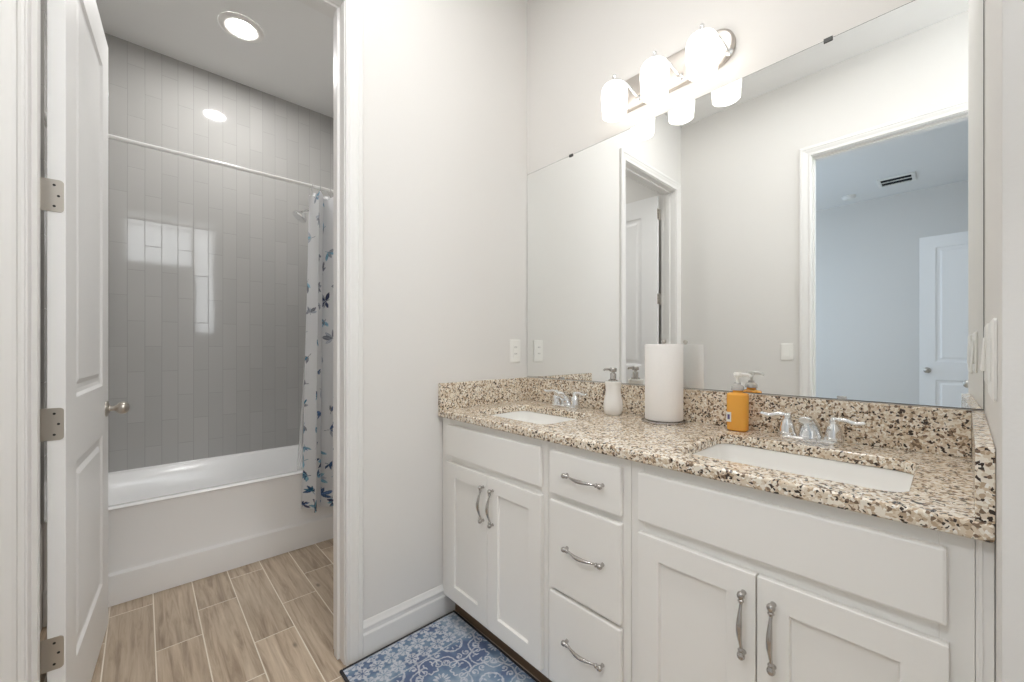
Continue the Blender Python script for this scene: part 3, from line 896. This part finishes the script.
x, y = .817, -.092
r = empty('paper_towel_holder', (x, y, ZC1), 'metal paper towel holder with a wire ring base and centre post', 'paper towel holder')
m = MB()
for rr, zz in ((.078, .004), (.056, .004)):
    m.tube([(x + rr * math.cos(a), y + rr * math.sin(a), ZC1 + zz) for a in np.linspace(0, 2 * PI, 49)], .0032, n=8)
for a in (0, PI / 2, PI, 3 * PI / 2):
    m.tube([(x, y, ZC1 + .005), (x + .078 * math.cos(a), y + .078 * math.sin(a), ZC1 + .005)], .0028, n=8)
m.build('base', M['pull'], r, smooth=50)
m = MB(); m.lathe([(.005, .004), (.005, .292), (.0085, .294), (.009, .300), (.006, .305), (.001, .306)], (x, y, ZC1), n=16); m.build('post', M['nickel'], r, smooth=40)
r = empty('paper_towel_roll', (x, y, ZC1 + .009), 'tall white roll of paper towels standing on the wire holder', 'paper towels')
m = MB(); n = 64
def ring(rr, z): return [Vector((x + rr * math.cos(2 * PI * i / n), y + rr * math.sin(2 * PI * i / n), z)) for i in range(n)]
m.loft([ring(.022, ZC1 + .010), ring(.0655, ZC1 + .010), ring(.0668, ZC1 + .013), ring(.0668, ZC1 + .285), ring(.0655, ZC1 + .288), ring(.022, ZC1 + .288)], cap0=False, cap1=False)
m.build('sheets', M['paper'], r, smooth=50)
m = MB(); m.loft([ring(.0218, ZC1 + .010), ring(.0218, ZC1 + .288), ring(.0203, ZC1 + .288), ring(.0203, ZC1 + .010), ring(.0218, ZC1 + .010)], cap0=False, cap1=False); m.build('core', M['card'], r, smooth=50)
m = MB()
a0 = math.radians(215)
lp = []
for i in range(9):
    a = a0 + i * .03; rr = .0670 + .0010 * (1 - i / 8)
    lp.append([Vector((x + rr * math.cos(a), y + rr * math.sin(a), z)) for z in (ZC1 + .012, ZC1 + .286)] )
rows = [[p[0] for p in lp], [p[1] for p in lp]]
inner = [[v - Vector((math.cos(a0), math.sin(a0), 0)) * .0012 for v in reversed(rw)] for rw in rows]
m.loft([rows[0] + inner[0], rows[1] + inner[1]]); m.build('loose_edge', M['paper'], r)

x, y = 1.062, -.070
r = empty('hand_soap_bottle', (x, y, ZC1), 'orange liquid hand soap bottle with a white pump top', 'soap bottle')
m = MB()
def ob(hw, hd, rr, z): return rrect(x - hw, x + hw, y - hd, y + hd, rr, ZC1 + z, 8)
m.loft([ob(.026, .018, .014, .0008), ob(.0305, .022, .018, .004), ob(.0315, .0225, .019, .010), ob(.0320, .0225, .019, .116), ob(.0315, .0222, .019, .121), ob(.028, .020, .018, .1245), ob(.020, .017, .016, .1265), ob(.0145, .0145, .0142, .128), ob(.0145, .0145, .0142, .136)])
m.build('bottle', M['soap'], r, smooth=45)
pump(r, (x, y), ZC1 + .1345, M['white_plastic'], (1, .15), 1.12, M['clear'])
m = MB(); m.box(x - .0275, x - .0125, y - .0231, y - .02262, ZC1 + .030, ZC1 + .062)
lb = m.build('label', M['white_plastic'], r, label='small white paper label on the bottle')
m = MB(); m.box(x - .0235, x - .0165, y - .02345, y - .02315, ZC1 + .038, ZC1 + .054); m.build('mark', plain('label_blue', srgb(92, 80, 130), .6), lb)

# ------------------------------------------------------------------ mirror and vanity light
r = empty('wall_mirror_panel', (.79, -.003, 1.0375), 'large frameless wall mirror above the granite backsplash', 'mirror')
r.name = 'vanity_mirror'
m = MB(); m.box(.003, 1.5935, -.0024, -.0020, 1.0395, 2.1195); m.build('glass', M['mirror'], r)
m = MB(); m.box(.002, 1.5945, -.0019, -.0003, 1.0380, 2.1210); m.build('backing', M['edge'], r)
for cx_, cz, up in ((.304, 2.1205, 1), (1.290, 2.1205, 1), (1.322, 1.0385, -1), (.25, 1.0385, -1)):
    m = MB(); m.box(cx_ - .011, cx_ + .011, -.0060, -.0028, cz - .008 if up > 0 else cz - .0005, cz + .003 if up > 0 else cz + .010)
    if up > 0: m.box(cx_ - .011, cx_ + .011, -.0060, -.0005, cz + .0008, cz + .004)
    m.build('clip', M['edge'] if up > 0 else M['clear'], r, bevel=.001, label='dark mirror clip' if up > 0 else 'clear mirror clip')

r = empty('vanity_light', (.79, -.01, 2.26), 'three light chrome vanity fixture with glowing white glass shades above the mirror', 'wall light')
def stad(dx, dz, yy): 
    return [Vector((p.x, yy, p.y)) for p in rrect(.552 - dx, 1.034 + dx, 2.192 - dz, 2.326 + dz, .066, 0, 12)]
m = MB(); m.loft([stad(0, 0, -.0006), stad(0, 0, -.012), stad(-.006, -.006, -.019), stad(-.012, -.012, -.021)]); m.build('back_plate', M['plate'], r, smooth=40)
for k, sx_ in enumerate((.617, .7905, .964)):
    sy_ = -.112
    m = MB()
    m.tube(spline([(sx_ + .056, -.018, 2.218), (sx_ + .056, -.036, 2.217), (sx_ + .050, -.052, 2.232), (sx_ + .034, -.068, 2.262), (sx_ + .014, -.092, 2.281), (sx_, sy_, 2.276)], 7), .0050, n=12)
    m.lathe([(.012, 0), (.012, .004), (.007, .008)], (sx_ + .056, -.0205, 2.218), '-Y', n=20)
    a = m.build('arm', M['chrome'], r, smooth=50)
    m = MB(); m.lathe([(.018, 2.263), (.017, 2.269), (.007, 2.274), (.006, 2.286), (.0085, 2.290), (.008, 2.296), (.004, 2.301), (.001, 2.302)], (sx_, sy_, 0), n=20); m.build('finial', M['chrome'], a, smooth=50)
    m = MB()
    prof = [(.0475, 2.134), (.0485, 2.155), (.0510, 2.185), (.0525, 2.210), (.0520, 2.226), (.0490, 2.241), (.042, 2.253), (.030, 2.2605), (.012, 2.2645), (.001, 2.265)]
    inn = [(.0445, 2.134)]
    m.lathe(inn + prof, (sx_, sy_, 0), n=40, cap0=True)
    m.build('shade', M['shade'], r, smooth=60, label='glowing white glass shade')

# ------------------------------------------------------------------ outlets and switches
def plate(name, f, w, h, label, cat, gangs=('rocker',), group=None, loc=None, proud=.0025, pitch=.046):
    """f(a, b, t): a across, b up, t out of the wall"""
    r = empty(name, loc, label, cat, group)
    m = MB(); 
    def lp(ins, t): return [f(p.x, p.y, t) for p in rrect(-w / 2 + ins, w / 2 - ins, -h / 2 + ins, h / 2 - ins, .006, 0, 4)]
    m.loft([lp(0, .0003), lp(0, .0035), lp(.004, .0058), lp(.008, .006)]); m.build('cover_plate', M['white_plastic'], r, smooth=40)
    n = len(gangs)
    for i, g in enumerate(gangs):
        a = (i - (n - 1) / 2) * pitch
        m = MB()
        if g == 'rocker':
            m.loft([[f(a - .016, -.033, .0061), f(a + .016, -.033, .0061), f(a + .016, .033, .0061), f(a - .016, .033, .0061)], [f(a - .016, -.033, .0075 + proud), f(a + .016, -.033, .0075 + proud), f(a + .016, .033, .0065 + proud * .3), f(a - .016, .033, .0065 + proud * .3)]])
            m.build('rocker', M['white_plastic'], r, bevel=.001)
        else:
            m.loft([[f(a + u, v, t) for u, v in ((-.016, -.033), (.016, -.033), (.016, .033), (-.016, .033))] for t in (.0061, .0078)])
            s_ = m.build('receptacle', M['white_plastic'], r, bevel=.0008)
            for v0 in (-.017, .017):
                for u0, hh in ((-.006, .0045), (.006, .0036)):
                    m = MB(); m.loft([[f(a + u0 + u, v0 + .003 + v, t) for u, v in ((-.0012, -hh), (.0012, -hh), (.0012, hh), (-.0012, hh))] for t in (.0079, .0083)])
                    m.build('slot', M['black'], s_)
    return r
plate('wall_outlet', lambda a, b_, t: Vector((t, -.090 + a, 1.176 + b_)), .074, .120, 'white double outlet on the left wall above the counter', 'outlet', ('outlet',), loc=(0, -.090, 1.116))
plate('light_switch', lambda a, b_, t: Vector((.760 + a, -W + t, 1.166 + b_)), .076, .120, 'white single light switch beside the bedroom doorway, seen in the mirror', 'light switch', loc=(.760, -W, 1.106))
plate('light_switch', lambda a, b_, t: Vector((LX(-.515 - a) - t, -.515 - a, 1.172 + b_)), .150, .125, 'wide white switch plate on the right wall nearest its outer corner', 'light switch', ('rocker',) * 3, loc=(LX(-.515), -.515, 1.11), proud=.0)
plate('light_switch', lambda a, b_, t: Vector((LX(-.285 - a) - t, -.285 - a, 1.178 + b_)), .116, .118, 'white switch plate with raised rockers on the right wall beside the mirror edge', 'light switch', ('rocker',) * 2, loc=(LX(-.285), -.285, 1.12), proud=.004)

# ------------------------------------------------------------------ rug
r = empty('bath_mat', (.45, -.74, 0), 'blue and white patterned bath mat with dark edging in front of the cabinets', 'bath mat')
rx0, rx1, ry0, ry1 = .024, .860, -.992, -.487
nx, ny = 420, 254
xs = np.linspace(rx0 + .010, rx1 - .010, nx); ys = np.linspace(ry0 + .010, ry1 - .010, ny)
Xg, Yg = np.meshgrid(xs, ys)
def rug_paint(X, Y):
    u = X - rx0; v = Y - (ry0 + ry1) / 2
    R = np.random.default_rng(5)
    def blur_noise(sc_):
        n = 40
        g = R.uniform(0, 1, (n, n)); fx = (u / sc_) % (n - 1); fy = ((v + 1) / sc_) % (n - 1)
        i = fx.astype(int); j = fy.astype(int); a = fx - i; b_ = fy - j
        a = a * a * (3 - 2 * a); b_ = b_ * b_ * (3 - 2 * b_)
        return g[j, i] * (1 - a) * (1 - b_) + g[j, i + 1] * a * (1 - b_) + g[j + 1, i] * (1 - a) * b_ + g[j + 1, i + 1] * a * b_
    n1 = blur_noise(.07); n2 = blur_noise(.016); n3 = blur_noise(.006)
    light = np.array(srgb(152, 168, 186)[:3]); mid = np.array(srgb(118, 140, 166)[:3]); dark = np.array(srgb(100, 114, 146)[:3])
    w = np.clip(n1 * 1.5 + (n2 - .5) * .5 - .2, 0, 1)[..., None]
    base = np.where(w < .5, light * (1 - 2 * w) + mid * 2 * w, mid * (2 - 2 * w) + dark * (2 * w - 1))
    line = np.zeros(X.shape)
    band = u < .165
    # lattice of eight-petalled stars next to the wall
    p = .056
    a = ((u + .012) / p) % 1 - .5; b_ = (v / p) % 1 - .5
    rr = np.hypot(a, b_); th = np.arctan2(b_, a)
    petal = (np.abs(np.cos(4 * th)) > .45 + .9 * np.abs(rr - .28)) & (rr > .09) & (rr < .50)
    diam = np.abs(np.abs(a) + np.abs(b_) - .5) < .045
    line = np.where(band & (petal | diam), 1, line)
    # scrolls beyond: strokes drawn in one quarter of the repeat and mirrored
    q = .252; NQ = 160
    img = np.zeros((NQ, NQ)); gy, gx = np.mgrid[0:NQ, 0:NQ] * (.5 / NQ)
    def stroke(pts, wd):
        for p0, p1 in zip(pts[:-1], pts[1:]):
            d = p1 - p0; l2 = max(float(d @ d), 1e-9)
            t_ = np.clip(((gx - p0[0]) * d[0] + (gy - p0[1]) * d[1]) / l2, 0, 1)
            img[np.hypot(gx - p0[0] - t_ * d[0], gy - p0[1] - t_ * d[1]) < wd] = 1
    def curl(cx, cy, r0, r1, a0, turns, wd=.010):
        t_ = np.linspace(0, 1, 40); a = a0 + turns * 2 * PI * t_; rr_ = r0 + (r1 - r0) * t_
        stroke(np.stack([cx + rr_ * np.cos(a), cy + rr_ * np.sin(a)], 1), wd)
    def path(*p, wd=.011):
        c = np.array([(v_.x, v_.y) for v_ in spline([(a_, b2, 0) for a_, b2 in p], 8)]); stroke(c, wd)
    def leaf(cx, cy, ln, wd, a):
        p_ = ((gx - cx) * math.cos(a) + (gy - cy) * math.sin(a)) / ln; q_ = (-(gx - cx) * math.sin(a) + (gy - cy) * math.cos(a)) / wd
        img[(np.abs(p_) < 1) & (np.abs(q_) < 1 - p_ * p_)] = 1
    for flip in (0, 1):
        if flip: img = img.T.copy()
        path((.0, .47), (.10, .44), (.15, .36), (.24, .34), (.31, .31))
        curl(.115, .275, .015, .085, 1.2, 1.15); curl(.245, .215, .012, .060, -2.2, 1.05, .009)
        path((.0, .20), (.05, .18), (.07, .22)); path((.36, .44), (.40, .36), (.47, .33), (.5, .34))
        curl(.43, .20, .012, .055, .6, 1.1, .009)
        path((.5, .10), (.44, .12), (.38, .14), (.33, .12), (.26, .12))
        for a_, l_ in ((.25, .05), (.75, .042)): leaf(.085 * math.cos(a_), .085 * math.sin(a_), l_, .016, a_)
        leaf(.06, .39, .035, .012, 1.9); leaf(.19, .42, .035, .013, .5); leaf(.40, .46, .03, .012, .2)
        leaf(.34, .05, .045, .012, .3)
    cu = np.abs(((u - .165) / q) % 1 - .5); cv = np.abs(((v + q / 2) / q) % 1 - .5)
    sc_ = img[np.clip((cv / .5 * NQ).astype(int), 0, NQ - 1), np.clip((cu / .5 * NQ).astype(int), 0, NQ - 1)] > 0
    line = np.where(~band & sc_, 1, line)
    line = np.where(np.abs(u - .165) < .003, .8, line)
    line = line * np.clip(1.25 - n3 * .55 - n2 * .3, 0, 1)
    white = np.array(srgb(206, 209, 216)[:3])
    return base * (1 - line[..., None]) + white * line[..., None]
rc = rug_paint(Xg, Yg)
Zg = np.full(Xg.shape, .0085)
cloth('pile', Xg, Yg, np.stack([Xg, Yg, Zg], -1), M['rug'], r, rc)
m = MB(); m.box(rx0 + .006, rx1 - .006, ry0 + .006, ry1 - .006, .0005, .0078); m.build('backing', M['rug_edge'], r)
m = MB()
for (a, b_, c, d) in ((rx0, rx1, ry0, ry0 + .0105), (rx0, rx1, ry1 - .0105, ry1), (rx0, rx0 + .0105, ry0 + .0105, ry1 - .0105), (rx1 - .0105, rx1, ry0 + .0105, ry1 - .0105)):
    m.box(a, b_, c, d, .0004, .0105)
m.build('binding', M['rug_edge'], r, bevel=.003, label='dark bound edge')

# ------------------------------------------------------------------ bedroom ceiling fittings (seen in the mirror)
r = empty('ceiling_vent', (1.126, -4.62, H), 'white ceiling air vent with dark louvres in the bedroom, seen in the mirror', 'air vent')
x0, x1, y0, y1 = .985, 1.290, -4.765, -4.475
m = MB()
m.box(x0, x1, y0, y0 + .035, H - .012, H - .0003); m.box(x0, x1, y1 - .035, y1, H - .012, H - .0003)
m.box(x0, x0 + .03, y0 + .035, y1 - .035, H - .012, H - .0003); m.box(x1 - .03, x1, y0 + .035, y1 - .035, H - .012, H - .0003)
m.box(x0 + .03, x1 - .03, (y0 + y1) / 2 - .008, (y0 + y1) / 2 + .008, H - .010, H - .0003)
m.build('vent_frame', M['white_plastic'], r, bevel=.002)
m = MB(); m.box(x0 + .03, x1 - .03, y0 + .035, y1 - .035, H - .002, H - .0004); m.build('duct_opening', M['vent_dark'], r)
m = MB()
for k in range(9):
    xx = x0 + .045 + k * (x1 - x0 - .09) / 8
    m.box(xx - .0012, xx + .0012, y0 + .036, y1 - .036, H - .008, H - .0022)
m.build('louvres', M['vent_dark'], r)
r = empty('smoke_detector', (.70, -4.86, H), 'round white smoke detector on the bedroom ceiling, seen in the mirror', 'smoke detector')
m = MB(); m.lathe([(.068, -.0003), (.068, -.010), (.062, -.026), (.050, -.034), (.001, -.036)], (.70, -4.86, H), n=40); m.build('body', M['white_plastic'], r, smooth=40)
m = MB(); m.lathe([(.045, -.0345), (.040, -.040), (.001, -.041)], (.70, -4.86, H), n=32); m.build('cap', M['white_plastic'], r, smooth=40)

# fill lights added out of the camera's view, shaped as recessed lights
downlight(1.25, -2.55, 'added unseen fill light in the bedroom ceiling just outside the doorway', 'hall_fill')
downlight(1.10, -.95, 'added unseen fill light in the vanity room ceiling above the cabinets', 'van_fill')
downlight(.48, -1.05, 'added unseen fill light in the vanity room ceiling near the tub room doorway', 'door_fill')
